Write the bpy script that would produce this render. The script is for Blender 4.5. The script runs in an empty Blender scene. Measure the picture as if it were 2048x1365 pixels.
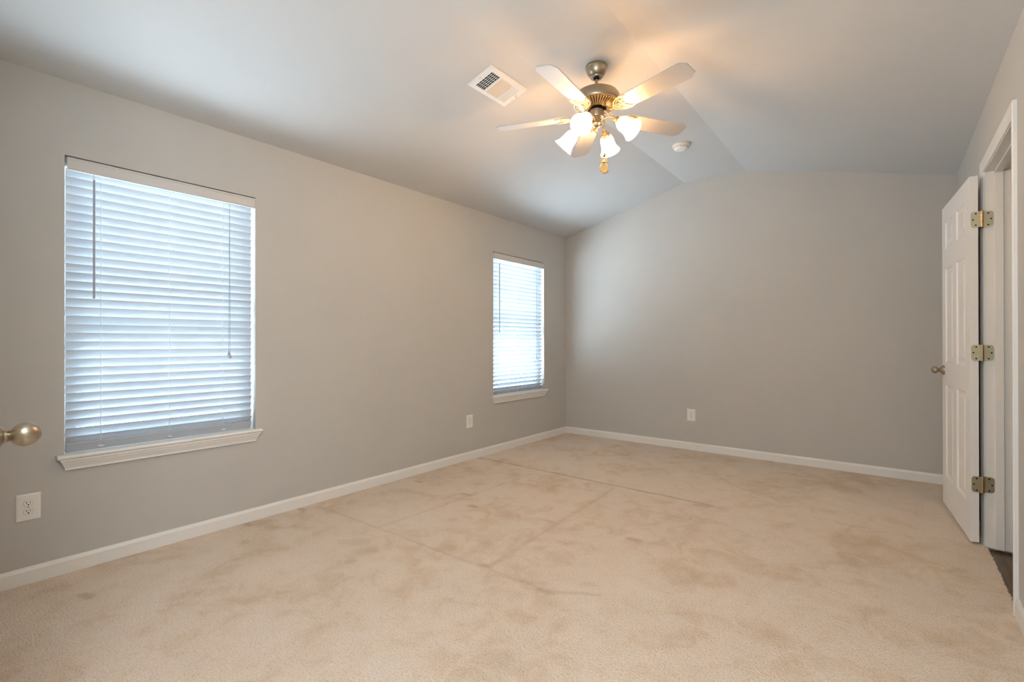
import bpy, bmesh, math, random
from mathutils import Vector, Matrix
random.seed(7)
C = bpy.context.scene.collection
PI = math.pi
R = math.radians

# ------------------------------------------------------------------ camera
F_PX, YAW, PITCH, ROLL = 947.79, 38.646, 0.131, -0.083
cam_data = bpy.data.cameras.new('camera')
cam_data.sensor_width = 36.0
cam_data.lens = F_PX / 2048 * 36.0
cam_data.clip_start = 0.02
cam = bpy.data.objects.new('camera', cam_data)
C.objects.link(cam)
cam.matrix_world = (Matrix.Translation((0, 0, 1.15)) @ Matrix.Rotation(R(YAW), 4, 'Z')
                    @ Matrix.Rotation(R(90 + PITCH), 4, 'X') @ Matrix.Rotation(R(ROLL), 4, 'Z'))
bpy.context.scene.camera = cam

# ------------------------------------------------------------------ world, exposure
SKY_STRENGTH = 4
GROUND_STRENGTH = 9.5
FILL_STRENGTH = 34.5  # glow of the added fill globe behind the camera
SHADE_STRENGTH = 4.5
BULB_STRENGTH = 190.0
world = bpy.data.worlds.new('overcast_sky')
bpy.context.scene.world = world
world.use_nodes = True
wn = world.node_tree
bg = wn.nodes['Background']
# overcast sky above the horizon, a brighter glow added below it to light the ceiling
wtc = wn.nodes.new('ShaderNodeTexCoord')
wsx = wn.nodes.new('ShaderNodeSeparateXYZ')
wmr = wn.nodes.new('ShaderNodeMapRange')
wmr.inputs['From Min'].default_value = -0.12
wmr.inputs['From Max'].default_value = 0.02
wmr.inputs['To Min'].default_value = GROUND_STRENGTH
wmr.inputs['To Max'].default_value = SKY_STRENGTH
wn.links.new(wtc.outputs['Generated'], wsx.inputs[0])
wn.links.new(wsx.outputs['Z'], wmr.inputs['Value'])
wn.links.new(wmr.outputs[0], bg.inputs['Strength'])
bg.inputs['Color'].default_value = (0.72, 0.87, 1.0, 1)
vs = bpy.context.scene.view_settings
vs.view_transform = 'Standard'
vs.look = 'None'
vs.exposure = 1.54
vs.gamma = 1.0
vs.use_curve_mapping = False

# ------------------------------------------------------------------ room numbers (metres)
XL, XR, YB = -3.2255, 0.4138, 5.1377           # left wall, right wall, back wall
ZW, ZF, ZR = 2.467, 2.857, 2.4724              # ceiling at left wall, flat part, at right wall
XJ1, XJ2 = -1.7287, -1.1221                    # the two ceiling creases
YF, XA, YA = 0.082, -1.2, -1.6                 # front wall, alcove corner, alcove end
WT = 0.14                                      # outer wall thickness
WI = 0.115                                     # inner wall thickness
WINS = [(0.4531, 1.3638), (3.7228, 4.6454)]
WZ0, WZ1 = 0.590, 2.0919
DY0, DY1, DZ = 2.925, 3.735, 2.100             # doorway in the right wall

def portal(y0, y1):
    l = bpy.data.lights.new('window_portal', 'AREA')
    l.shape = 'RECTANGLE'
    l.size = y1 - y0
    l.size_y = WZ1 - WZ0
    l.cycles.is_portal = True
    o = bpy.data.objects.new('window_portal', l)
    C.objects.link(o)
    o.matrix_world = Matrix.Translation((XL - WT - 0.02, (y0 + y1) / 2, (WZ0 + WZ1) / 2)) @ \
        Matrix(((0, 0, -1, 0), (1, 0, 0, 0), (0, 1, 0, 0), (0, 0, 0, 1)))
for a, b in WINS:
    portal(a, b)

# ------------------------------------------------------------------ materials
def new_mat(name):
    m = bpy.data.materials.new(name)
    m.use_nodes = True
    nt = m.node_tree
    return m, nt, nt.nodes['Principled BSDF']

def noise(nt, scale, detail=2, rough=0.5, coord='Object'):
    tc = nt.nodes.new('ShaderNodeTexCoord')
    n = nt.nodes.new('ShaderNodeTexNoise')
    n.inputs['Scale'].default_value = scale
    n.inputs['Detail'].default_value = detail
    n.inputs['Roughness'].default_value = rough
    nt.links.new(tc.outputs[coord], n.inputs['Vector'])
    return n

def bump(nt, src, strength, dist, prev=None):
    b = nt.nodes.new('ShaderNodeBump')
    b.inputs['Strength'].default_value = strength
    b.inputs['Distance'].default_value = dist
    nt.links.new(src, b.inputs['Height'])
    if prev:
        nt.links.new(prev.outputs['Normal'], b.inputs['Normal'])
    return b

def ramp(nt, src, stops):
    r = nt.nodes.new('ShaderNodeValToRGB')
    el = r.color_ramp.elements
    while len(el) < len(stops):
        el.new(0.5)
    for e, (p, c) in zip(el, stops):
        e.position = p
        e.color = (*c, 1)
    nt.links.new(src, r.inputs['Fac'])
    return r

def paint(name, col, rough=0.6, tex=90, bs=0.06, var=0.03, spec=0.3):
    m, nt, p = new_mat(name)
    n2 = noise(nt, 2.3, 3)
    a = tuple(c * (1 - var) for c in col)
    b = tuple(min(1, c * (1 + var)) for c in col)
    r = ramp(nt, n2.outputs['Fac'], [(0.3, a), (0.7, b)])
    nt.links.new(r.outputs['Color'], p.inputs['Base Color'])
    p.inputs['Roughness'].default_value = rough
    p.inputs['Specular IOR Level'].default_value = spec
    if bs:
        n = noise(nt, tex, 2)
        nt.links.new(bump(nt, n.outputs['Fac'], bs, 0.002).outputs['Normal'], p.inputs['Normal'])
    return m

def metal(name, col, rough=0.35, stretch=(1, 1, 60)):
    m, nt, p = new_mat(name)
    tc = nt.nodes.new('ShaderNodeTexCoord')
    mp = nt.nodes.new('ShaderNodeMapping')
    mp.inputs['Scale'].default_value = stretch
    n = nt.nodes.new('ShaderNodeTexNoise')
    n.inputs['Scale'].default_value = 12
    nt.links.new(tc.outputs['Object'], mp.inputs['Vector'])
    nt.links.new(mp.outputs['Vector'], n.inputs['Vector'])
    r = ramp(nt, n.outputs['Fac'], [(0.35, tuple(c * 0.9 for c in col)), (0.65, col)])
    nt.links.new(r.outputs['Color'], p.inputs['Base Color'])
    p.inputs['Metallic'].default_value = 1
    p.inputs['Roughness'].default_value = rough
    return m

M = {}
M['wall'] = paint('greige_wall_paint', (0.53, 0.522, 0.500), 0.7, 140, 0.05, 0.015)
M['ceiling'] = paint('white_ceiling_paint', (0.60, 0.605, 0.605), 0.8, 110, 0.06, 0.012)
M['trim'] = paint('white_trim_paint', (0.81, 0.805, 0.785), 0.38, 60, 0.02, 0.015, 0.45)
M['door'] = paint('white_door_paint', (0.86, 0.86, 0.85), 0.42, 60, 0.02, 0.012, 0.45)
M['vinyl'] = paint('white_window_vinyl', (0.80, 0.81, 0.82), 0.35, 60, 0.01, 0.01, 0.4)
M['plastic'] = paint('ivory_white_plastic', (0.84, 0.83, 0.80), 0.35, 60, 0.0, 0.01, 0.5)
M['vent'] = paint('white_vent_enamel', (0.78, 0.78, 0.77), 0.4, 60, 0.0, 0.01, 0.5)
M['dark'] = paint('dark_void', (0.012, 0.011, 0.010), 0.9, 60, 0, 0.02, 0.1)
M['nickel'] = metal('brushed_nickel', (0.44, 0.38, 0.29), 0.34)
M['hinge'] = metal('satin_nickel_hinge', (0.50, 0.44, 0.30), 0.42)
M['antique'] = metal('fan_satin_nickel', (0.46, 0.39, 0.29), 0.36)
M['iron'] = metal('fan_bracket_metal', (0.62, 0.47, 0.28), 0.36)
M['blade'] = paint('white_washed_fan_blade', (0.49, 0.48, 0.465), 0.42, 30, 0.02, 0.03, 0.45)
M['cord'] = paint('white_blind_cord', (0.80, 0.82, 0.84), 0.7, 60, 0, 0.01)
M['wand'] = paint('grey_clear_wand', (0.36, 0.37, 0.41), 0.2, 60, 0, 0.02, 0.6)
M['valance'] = paint('white_blind_valance', (0.62, 0.61, 0.59), 0.45, 60, 0, 0.01, 0.4)
M['wood_drop'] = paint('brown_wood_drop', (0.32, 0.14, 0.04), 0.4, 40, 0, 0.1)

def amber():
    m, nt, p = new_mat('amber_fob_disc')
    n = noise(nt, 30)
    r = ramp(nt, n.outputs['Fac'], [(0.3, (0.36, 0.32, 0.16)), (0.7, (0.42, 0.37, 0.20))])
    nt.links.new(r.outputs['Color'], p.inputs['Base Color'])
    p.inputs['Roughness'].default_value = 0.3
    p.inputs['Subsurface Weight'].default_value = 0.3
    p.inputs['Subsurface Radius'].default_value = (0.01, 0.006, 0.003)
    return m
M['amber'] = amber()

def glass():
    m, nt, p = new_mat('window_pane_glass')
    out = nt.nodes['Material Output']
    nt.nodes.remove(p)
    t = nt.nodes.new('ShaderNodeBsdfTransparent')
    t.inputs['Color'].default_value = (0.96, 0.98, 0.98, 1)
    g = nt.nodes.new('ShaderNodeBsdfGlossy')
    g.inputs['Roughness'].default_value = 0.03
    mx = nt.nodes.new('ShaderNodeMixShader')
    mx.inputs['Fac'].default_value = 0.06
    nt.links.new(t.outputs[0], mx.inputs[1])
    nt.links.new(g.outputs[0], mx.inputs[2])
    nt.links.new(mx.outputs[0], out.inputs['Surface'])
    return m
M['glass'] = glass()

def slat_mat():
    m, nt, p = new_mat('white_translucent_slat')
    out = nt.nodes['Material Output']
    n = noise(nt, 9, 2)
    r = ramp(nt, n.outputs['Fac'], [(0.3, (0.53, 0.56, 0.59)), (0.7, (0.56, 0.59, 0.62))])
    nt.links.new(r.outputs['Color'], p.inputs['Base Color'])
    p.inputs['Roughness'].default_value = 0.4
    t = nt.nodes.new('ShaderNodeBsdfTranslucent')
    t.inputs['Color'].default_value = (0.62, 0.70, 0.78, 1)
    mx = nt.nodes.new('ShaderNodeMixShader')
    mx.inputs['Fac'].default_value = 0.17
    nt.links.new(p.outputs[0], mx.inputs[1])
    nt.links.new(t.outputs[0], mx.inputs[2])
    nt.links.new(mx.outputs[0], out.inputs['Surface'])
    return m
M['slat'] = slat_mat()

def lamp_mat(name, col, strength, lo=None):
    m, nt, p = new_mat(name)
    n = noise(nt, 14, 2)
    r = ramp(nt, n.outputs['Fac'], [(0.3, (0.82, 0.78, 0.70)), (0.7, (0.88, 0.84, 0.76))])
    nt.links.new(r.outputs['Color'], p.inputs['Base Color'])
    p.inputs['Roughness'].default_value = 0.35
    p.inputs['Emission Color'].default_value = (*col, 1)
    p.inputs['Emission Strength'].default_value = strength
    if lo:
        # frosted glass glows less towards the fitter, where the bulb's light does not reach
        tc = nt.nodes.new('ShaderNodeTexCoord')
        sx = nt.nodes.new('ShaderNodeSeparateXYZ')
        mr = nt.nodes.new('ShaderNodeMapRange')
        mr.interpolation_type = 'SMOOTHSTEP'
        mr.inputs['From Min'].default_value = 0.0
        mr.inputs['From Max'].default_value = 0.085
        mr.inputs['To Min'].default_value = lo
        mr.inputs['To Max'].default_value = strength
        nt.links.new(tc.outputs['Object'], sx.inputs[0])
        nt.links.new(sx.outputs['Z'], mr.inputs['Value'])
        nt.links.new(mr.outputs[0], p.inputs['Emission Strength'])
        # half-clear frosting: part of the bulb's light passes straight through
        tr = nt.nodes.new('ShaderNodeBsdfTransparent')
        tr.inputs['Color'].default_value = (1.0, 0.86, 0.66, 1)
        mx = nt.nodes.new('ShaderNodeMixShader')
        mx.inputs['Fac'].default_value = 0.42
        nt.links.new(p.outputs[0], mx.inputs[1])
        nt.links.new(tr.outputs[0], mx.inputs[2])
        nt.links.new(mx.outputs[0], nt.nodes['Material Output'].inputs['Surface'])
    return m
WARM = (1.0, 0.70, 0.42)
M['shade'] = lamp_mat('frosted_shade_glass', WARM, SHADE_STRENGTH, 0.55)
M['bulb'] = lamp_mat('lit_bulb', WARM, BULB_STRENGTH)
M['fill_globe'] = lamp_mat('lit_fill_globe', (0.91, 0.965, 1.0), FILL_STRENGTH)

def carpet():
    m, nt, p = new_mat('beige_cut_pile_carpet')
    L = nt.links
    tc = nt.nodes.new('ShaderNodeTexCoord')
    def nz(scale, detail, rough=0.55, dist=0.0):
        n = nt.nodes.new('ShaderNodeTexNoise')
        n.inputs['Scale'].default_value = scale
        n.inputs['Detail'].default_value = detail
        n.inputs['Roughness'].default_value = rough
        n.inputs['Distortion'].default_value = dist
        L.new(tc.outputs['Object'], n.inputs['Vector'])
        return n
    def mth(op, a, b=None, clamp=False):
        n = nt.nodes.new('ShaderNodeMath')
        n.operation = op
        n.use_clamp = clamp
        for k, v in ((0, a), (1, b)):
            if v is None:
                continue
            if isinstance(v, (int, float)):
                n.inputs[k].default_value = v
            else:
                L.new(v, n.inputs[k])
        return n.outputs[0]
    big = nz(1.7, 4, 0.6, 0.4)
    mid = nz(7.0, 3, 0.6, 0.8)
    fine = nz(135, 3, 0.7)
    tuft = nt.nodes.new('ShaderNodeTexVoronoi')
    tuft.inputs['Scale'].default_value = 130
    L.new(tc.outputs['Object'], tuft.inputs['Vector'])
    blend = mth('ADD', mth('MULTIPLY', big.outputs['Fac'], 0.55), mth('MULTIPLY', mid.outputs['Fac'], 0.45))
    r = ramp(nt, blend, [(0.36, (0.66, 0.52, 0.375)), (0.50, (0.78, 0.655, 0.53)), (0.64, (0.81, 0.705, 0.595))])
    # pressed lines left by a bed frame and dents of its feet, their pile shading put into the colour
    sx = nt.nodes.new('ShaderNodeSeparateXYZ')
    wob = nt.nodes.new('ShaderNodeVectorMath')
    wob.operation = 'MULTIPLY_ADD'
    L.new(nz(11, 2).outputs['Color'], wob.inputs[0])
    wob.inputs[1].default_value = (0.03, 0.03, 0)
    L.new(tc.outputs['Object'], wob.inputs[2])
    L.new(wob.outputs[0], sx.inputs[0])
    X, Y = sx.outputs['X'], sx.outputs['Y']
    marks = None
    def seg(x0, y0, x1, y1, w, amt):
        nonlocal marks
        dx, dy = x1 - x0, y1 - y0
        ll = dx * dx + dy * dy
        t = mth('DIVIDE', mth('ADD', mth('MULTIPLY', mth('SUBTRACT', X, x0), dx),
                              mth('MULTIPLY', mth('SUBTRACT', Y, y0), dy)), ll, True)
        ex = mth('SUBTRACT', mth('SUBTRACT', X, x0), mth('MULTIPLY', t, dx))
        ey = mth('SUBTRACT', mth('SUBTRACT', Y, y0), mth('MULTIPLY', t, dy))
        d = mth('SQRT', mth('ADD', mth('MULTIPLY', ex, ex), mth('MULTIPLY', ey, ey)))
        v = mth('MULTIPLY', mth('SUBTRACT', 1.0, mth('DIVIDE', d, w), True), amt)
        marks = v if marks is None else mth('MAXIMUM', marks, v)
    o = 0.015
    seg(-3.16 + o, 3.485 + o, -0.98 + o, 3.475 + o, 0.016, 1.0)
    seg(-1.70 + o, 3.39 + o, -1.61 + o, 1.80 + o, 0.026, 0.26)
    seg(-2.45 + o, 3.34 + o, -2.485 + o, 1.79 + o, 0.022, 0.26)
    seg(-3.14 + o, 1.75 + o, -1.24 + o, 1.812 + o, 0.018, 0.28)
    seg(-1.04 + o, 1.935 + o, -1.24 + o, 1.812 + o, 0.022, 0.4)
    for (x, y, w) in ((-3.028, 2.583, .03), (-2.486, 2.588, .04), (-3.153, 1.652, .03), (-1.153, 2.608, .04),
                      (-1.623, 1.826, .035), (-1.235, 1.816, .035), (-2.84, 0.484, .035), (-1.022, 3.443, .05),
                      (-3.15, 1.304, .03), (-3.16, 3.484, .04), (-2.27, 2.43, .03)):
        seg(x - .025, y, x + .025, y + .006, w, 0.7)
    mul = nt.nodes.new('ShaderNodeMixRGB')
    mul.blend_type = 'MULTIPLY'
    L.new(mth('MULTIPLY', marks, 0.75), mul.inputs['Fac'])
    L.new(r.outputs['Color'], mul.inputs['Color1'])
    mul.inputs['Color2'].default_value = (0.52, 0.42, 0.33, 1)
    sp = ramp(nt, fine.outputs['Fac'], [(0.38, (0.80, 0.74, 0.66)), (0.50, (1, 1, 1)), (0.75, (1.0, 1.0, 1.0))])
    mul2 = nt.nodes.new('ShaderNodeMixRGB')
    mul2.blend_type = 'MULTIPLY'
    mul2.inputs['Fac'].default_value = 0.8
    L.new(mul.outputs['Color'], mul2.inputs['Color1'])
    L.new(sp.outputs['Color'], mul2.inputs['Color2'])
    L.new(mul2.outputs['Color'], p.inputs['Base Color'])
    p.inputs['Roughness'].default_value = 1.0
    p.inputs['Specular IOR Level'].default_value = 0.05
    p.inputs['Sheen Weight'].default_value = 0.12
    p.inputs['Sheen Roughness'].default_value = 0.6
    b1 = bump(nt, mid.outputs['Fac'], 0.22, 0.015)
    b2 = bump(nt, mth('SUBTRACT', 1.0, marks), 0.5, 0.008, b1)
    b3 = bump(nt, fine.outputs['Fac'], 0.75, 0.008, b2)
    b4 = bump(nt, tuft.outputs['Distance'], 0.55, 0.006, b3)
    L.new(b4.outputs['Normal'], p.inputs['Normal'])
    return m
M['carpet'] = carpet()

def hardwood():
    m, nt, p = new_mat('dark_hardwood_planks')
    tc = nt.nodes.new('ShaderNodeTexCoord')
    mp = nt.nodes.new('ShaderNodeMapping')
    mp.inputs['Scale'].default_value = (14, 1.2, 1)
    n = nt.nodes.new('ShaderNodeTexNoise')
    n.inputs['Scale'].default_value = 3
    n.inputs['Detail'].default_value = 5
    nt.links.new(tc.outputs['Object'], mp.inputs['Vector'])
    nt.links.new(mp.outputs['Vector'], n.inputs['Vector'])
    r = ramp(nt, n.outputs['Fac'], [(0.3, (0.055, 0.030, 0.015)), (0.6, (0.13, 0.075, 0.04)), (0.75, (0.19, 0.115, 0.06))])
    nt.links.new(r.outputs['Color'], p.inputs['Base Color'])
    p.inputs['Roughness'].default_value = 0.35
    return m
M['hardwood'] = hardwood()

# ------------------------------------------------------------------ mesh helpers
def bm_new():
    return bmesh.new()

def add_poly(bm, pts, f):
    vs_ = [bm.verts.new(p) for p in pts]
    for q in f:
        bm.faces.new([vs_[i] for i in q])
    return vs_

def box(bm, x0, x1, y0, y1, z0, z1, mat=None):
    p = [(x0, y0, z0), (x1, y0, z0), (x1, y1, z0), (x0, y1, z0), (x0, y0, z1), (x1, y0, z1), (x1, y1, z1), (x0, y1, z1)]
    if mat is not None:
        p = [mat @ Vector(q) for q in p]
    return add_poly(bm, p, [(0, 3, 2, 1), (4, 5, 6, 7), (0, 1, 5, 4), (1, 2, 6, 5), (2, 3, 7, 6), (3, 0, 4, 7)])

def prism(bm, prof, axis, a0, a1, mat=None):
    """closed profile (list of 2-D points) extruded along an axis"""
    def put(p, t):
        if axis == 'x':
            q = Vector((t, p[0], p[1]))
        elif axis == 'y':
            q = Vector((p[0], t, p[1]))
        else:
            q = Vector((p[0], p[1], t))
        return mat @ q if mat is not None else q
    n = len(prof)
    A = [bm.verts.new(put(p, a0)) for p in prof]
    B = [bm.verts.new(put(p, a1)) for p in prof]
    bm.faces.new(A)
    bm.faces.new(B[::-1])
    for i in range(n):
        bm.faces.new([A[i], B[i], B[(i + 1) % n], A[(i + 1) % n]])

def lathe(bm, prof, n=48, mat=None, cap=True):
    """profile of (radius, z); spun about z"""
    rings = []
    for r, z in prof:
        if r < 1e-6:
            q = Vector((0, 0, z))
            rings.append([bm.verts.new(mat @ q if mat is not None else q)])
        else:
            ring = []
            for k in range(n):
                a = 2 * PI * k / n
                q = Vector((r * math.cos(a), r * math.sin(a), z))
                ring.append(bm.verts.new(mat @ q if mat is not None else q))
            rings.append(ring)
    for A, B in zip(rings, rings[1:]):
        if len(A) == 1 and len(B) == 1:
            continue
        for k in range(n):
            k2 = (k + 1) % n
            if len(A) == 1:
                bm.faces.new([A[0], B[k2], B[k]])
            elif len(B) == 1:
                bm.faces.new([A[k], A[k2], B[0]])
            else:
                bm.faces.new([A[k], A[k2], B[k2], B[k]])
    if cap:
        for rg in (rings[0], rings[-1]):
            if len(rg) > 2:
                bm.faces.new(rg)

def smooth_path(pts, sub=6):
    P = [Vector(p) for p in pts]
    out = []
    for i in range(len(P) - 1):
        p0 = P[max(i - 1, 0)]
        p1, p2 = P[i], P[i + 1]
        p3 = P[min(i + 2, len(P) - 1)]
        for s in range(sub):
            t = s / sub
            out.append(0.5 * ((2 * p1) + (p2 - p0) * t + (2 * p0 - 5 * p1 + 4 * p2 - p3) * t * t
                              + (3 * p1 - p0 - 3 * p2 + p3) * t ** 3))
    out.append(P[-1])
    return out

def tube(bm, pts, r, n=10, mat=None, sub=0, squash=1.0):
    P = smooth_path(pts, sub) if sub else [Vector(p) for p in pts]
    rad = r if callable(r) else (lambda t: r)
    rings = []
    up = Vector((0, 0, 1))
    for i, p in enumerate(P):
        d = (P[min(i + 1, len(P) - 1)] - P[max(i - 1, 0)]).normalized()
        u = up if abs(d.dot(up)) < 0.95 else Vector((1, 0, 0))
        s = d.cross(u).normalized()
        w = s.cross(d).normalized()
        rr = rad(i / max(1, len(P) - 1))
        ring = []
        for k in range(n):
            a = 2 * PI * k / n
            q = p + s * (rr * math.cos(a)) + w * (rr * squash * math.sin(a))
            ring.append(bm.verts.new(mat @ q if mat is not None else q))
        rings.append(ring)
    for A, B in zip(rings, rings[1:]):
        for k in range(n):
            bm.faces.new([A[k], A[(k + 1) % n], B[(k + 1) % n], B[k]])
    bm.faces.new(rings[0][::-1])
    bm.faces.new(rings[-1])

def ball(bm, c, r, mat=None, sz=1.0):
    m = Matrix.Translation(c) @ Matrix.Diagonal((r, r, r * sz, 1))
    if mat is not None:
        m = mat @ m
    bmesh.ops.create_uvsphere(bm, u_segments=20, v_segments=12, radius=1, matrix=m)

def obj(name, bm, mat, parent=None, smooth=False, bevel=0.0, seg=2, loc=None, angle=35):
    bmesh.ops.recalc_face_normals(bm, faces=bm.faces)
    me = bpy.data.meshes.new(name)
    bm.to_mesh(me)
    bm.free()
    me.materials.append(mat)
    if smooth:
        for p in me.polygons:
            p.use_smooth = True
        try:
            me.set_sharp_from_angle(angle=R(angle))
        except Exception:
            pass
    o = bpy.data.objects.new(name, me)
    C.objects.link(o)
    if parent is not None:
        o.parent = parent
    if loc is not None:
        o.location = loc
    if bevel:
        b = o.modifiers.new('bevel', 'BEVEL')
        b.width = bevel
        b.segments = seg
        b.limit_method = 'ANGLE'
        b.angle_limit = R(40)
    return o

def tag(o, label, cat, group=None, kind=None):
    o['label'] = label
    o['category'] = cat
    if group:
        o['group'] = group
    if kind:
        o['kind'] = kind
    return o

def empty(name, loc=(0, 0, 0), rotz=0.0):
    o = bpy.data.objects.new(name, None)
    o.empty_display_size = 0.1
    C.objects.link(o)
    o.location = loc
    o.rotation_euler = (0, 0, rotz)
    return o

def struct(name, bm, mat, label, cat, **k):
    return tag(obj(name, bm, mat, **k), label, cat, kind='structure')

# ------------------------------------------------------------------ room shell
# carpet: straight sides, a frayed cut edge across the doorway
bm = bm_new()
edge = []
yy = DY0 - 0.02
while yy < DY1 + 0.02:
    edge.append((XR + 0.004 + random.uniform(-0.004, 0.006), yy))
    yy += 0.009
outline = [(XL - 0.02, YF - 0.01), (XA, YF - 0.01), (XA, YA), (XR + 0.004, YA), (XR + 0.004, DY0 - 0.03)] + edge + \
          [(XR + 0.004, DY1 + 0.03), (XR + 0.004, YB + 0.02), (XL - 0.02, YB + 0.02)]
top = [bm.verts.new((x, y, 0)) for x, y in outline]
bot = [bm.verts.new((x, y, -0.018)) for x, y in outline]
bm.faces.new(top)
bm.faces.new(bot[::-1])
for i in range(len(top)):
    j = (i + 1) % len(top)
    bm.faces.new([top[i], bot[i], bot[j], top[j]])
struct('floor', bm, M['carpet'], 'beige cut-pile wall-to-wall carpet with pressed bed-frame lines', 'carpet')

bm = bm_new()
box(bm, XR - 0.005, XR + 1.6, 1.9, 4.7, -0.06, -0.019)
struct('floor_hardwood', bm, M['hardwood'], 'dark brown wood floor beyond the doorway on the right', 'floor')

# ceiling: slope, flat middle, slope
bm = bm_new()
sl = (ZF - ZW) / (XJ1 - XL)
sr = (ZF - ZR) / (XR - XJ2)
prof = [(XL - WT, ZW - sl * WT), (XJ1, ZF), (XJ2, ZF), (XR + WI, ZR - sr * WI),
        (XR + WI, ZR - sr * WI + 0.12), (XJ2, ZF + 0.12), (XJ1, ZF + 0.12), (XL - WT, ZW - sl * WT + 0.12)]
prism(bm, prof, 'y', YA - WT, YB + WT)
struct('ceiling', bm, M['ceiling'], 'white vaulted ceiling with two slopes and a flat middle strip', 'ceiling')

# left wall with two window openings
bm = bm_new()
ys = [YF - WT, WINS[0][0], WINS[0][1], WINS[1][0], WINS[1][1], YB + WT]
ztop = ZW - sl * WT
def wall_left_col(y0, y1, z0, z1, topped):
    if topped:
        prism(bm, [(XL - WT, z0), (XL, z0), (XL, ZW), (XL - WT, ZW - sl * WT)], 'y', y0, y1)
    else:
        box(bm, XL - WT, XL, y0, y1, z0, z1)
for k in range(5):
    if k in (1, 3):
        wall_left_col(ys[k], ys[k + 1], -0.018, WZ0 - 0.02, False)
        wall_left_col(ys[k], ys[k + 1], WZ1, 0, True)
    else:
        wall_left_col(ys[k], ys[k + 1], -0.018, 0, True)
bmesh.ops.remove_doubles(bm, verts=bm.verts, dist=1e-5)
struct('wall_left', bm, M['wall'], 'greige painted wall on the left with two windows', 'wall')

bm = bm_new()
prism(bm, [(XL, -0.018), (XR, -0.018), (XR, ZR), (XJ2, ZF), (XJ1, ZF), (XL, ZW)], 'y', YB, YB + WT)
struct('wall_back', bm, M['wall'], 'greige painted far wall rising to the vaulted ceiling', 'wall')

bm = bm_new()
JT = 0.018
def wall_right_part(y0, y1, z0, z1=None):
    if z1 is None:
        prism(bm, [(XR, z0), (XR + WI, z0), (XR + WI, ZR - sr * WI), (XR, ZR)], 'y', y0, y1)
wall_right_part(YA, DY0 - JT, -0.018)
wall_right_part(DY0 - JT, DY1 + JT, DZ + JT)
wall_right_part(DY1 + JT, YB + WT, -0.018)
struct('wall_right', bm, M['wall'], 'greige painted wall on the right with an open doorway', 'wall')

# front wall (beside the camera), its return, and the end of the entry alcove
def ceil_z(x):
    return ZW + sl * (x - XL) if x < XJ1 else (ZF if x < XJ2 else ZF - sr * (x - XJ2))
CX0, CX1, CZ = -2.085, -1.318, 2.06        # closet doorway in the front wall
bm = bm_new()
def front_part(x0, x1, z0):
    xs = [x0] + [x for x in (XJ1, XJ2) if x0 < x < x1] + [x1]
    prism(bm, [(x0, z0), (x1, z0)] + [(x, ceil_z(x)) for x in xs[::-1]], 'y', YF - 0.115, YF)
front_part(XL, CX0, -0.018)
front_part(CX0, CX1, CZ)
front_part(CX1, XA, -0.018)
struct('wall_front', bm, M['wall'], 'greige wall beside the camera that holds the closet door', 'wall')
bm = bm_new()
prism(bm, [(XA - 0.115, -0.018), (XA, -0.018), (XA, ceil_z(XA)), (XA - 0.115, ceil_z(XA - 0.115))], 'y', YA, YF - 0.115)
struct('wall_alcove_side', bm, M['wall'], 'greige side wall of the entry alcove behind the camera', 'wall')
bm = bm_new()
prism(bm, [(XA - 0.115, -0.018), (XR + WI, -0.018), (XR + WI, ceil_z(XR + WI)), (XJ2, ZF), (XA - 0.115, ZF)], 'y', YA - WT, YA)
struct('wall_alcove_end', bm, M['wall'], 'greige end wall of the entry alcove behind the camera', 'wall')
# shell added behind the closed door to block light at its gaps
bm = bm_new()
box(bm, CX0 - 0.2, CX1 + 0.2, YF - 0.80, YF - 0.75, -0.02, 2.30)
box(bm, CX0 - 0.25, CX0 - 0.2, YF - 0.80, YF - 0.115, -0.02, 2.30)
box(bm, CX1 + 0.0, CX1 + 0.05, YF - 0.80, YF - 0.115, -0.02, 2.30)
box(bm, CX0 - 0.25, CX1 + 0.05, YF - 0.80, YF - 0.115, 2.30, 2.35)
box(bm, CX0 - 0.25, CX1 + 0.05, YF - 0.80, YF, -0.06, -0.019)
struct('closet_light_shell', bm, M['wall'], 'plain shell added behind the closet door to block light', 'wall')
# small room beyond the doorway
bm = bm_new()
hx, hy0, hy1 = XR + 1.6, 1.9, 4.7
box(bm, hx, hx + 0.1, hy0, hy1, -0.02, 2.44)
box(bm, XR + WI, hx + 0.1, hy0 - 0.1, hy0, -0.02, 2.44)
box(bm, XR + WI, hx + 0.1, hy1, hy1 + 0.1, -0.02, 2.44)
box(bm, XR + WI, hx + 0.1, hy0 - 0.1, hy1 + 0.1, 2.44, 2.54)
struct('wall_passage', bm, M['wall'], 'plain walls of the dim passage beyond the right doorway', 'wall')

# baseboards
BBH, BBT = 0.079, 0.012
def bb_prof(sign, base, along):
    """profile (across, z) of a baseboard with an eased top"""
    pts = [(0, 0), (BBT, 0), (BBT, BBH - 0.018), (BBT * 0.75, BBH - 0.010), (BBT * 0.45, BBH - 0.004), (BBT * 0.40, BBH), (0, BBH)]
    return [(base + sign * a, z) for a, z in pts]
bm = bm_new()
prism(bm, bb_prof(1, XL, 'y'), 'y', YF, YB)
struct('baseboard_left', bm, M['trim'], 'white baseboard along the left window wall', 'baseboard')
bm = bm_new()
prism(bm, bb_prof(-1, YB, 'x'), 'x', XL + BBT, XR)
struct('baseboard_back', bm, M['trim'], 'white baseboard along the far wall', 'baseboard')
bm = bm_new()
prism(bm, bb_prof(-1, XR, 'y'), 'y', YA, DY0 - 0.065)
prism(bm, bb_prof(-1, XR, 'y'), 'y', DY1 + 0.065, YB - BBT)
struct('baseboard_right', bm, M['trim'], 'white baseboard along the right wall beside the door casing', 'baseboard')

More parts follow.
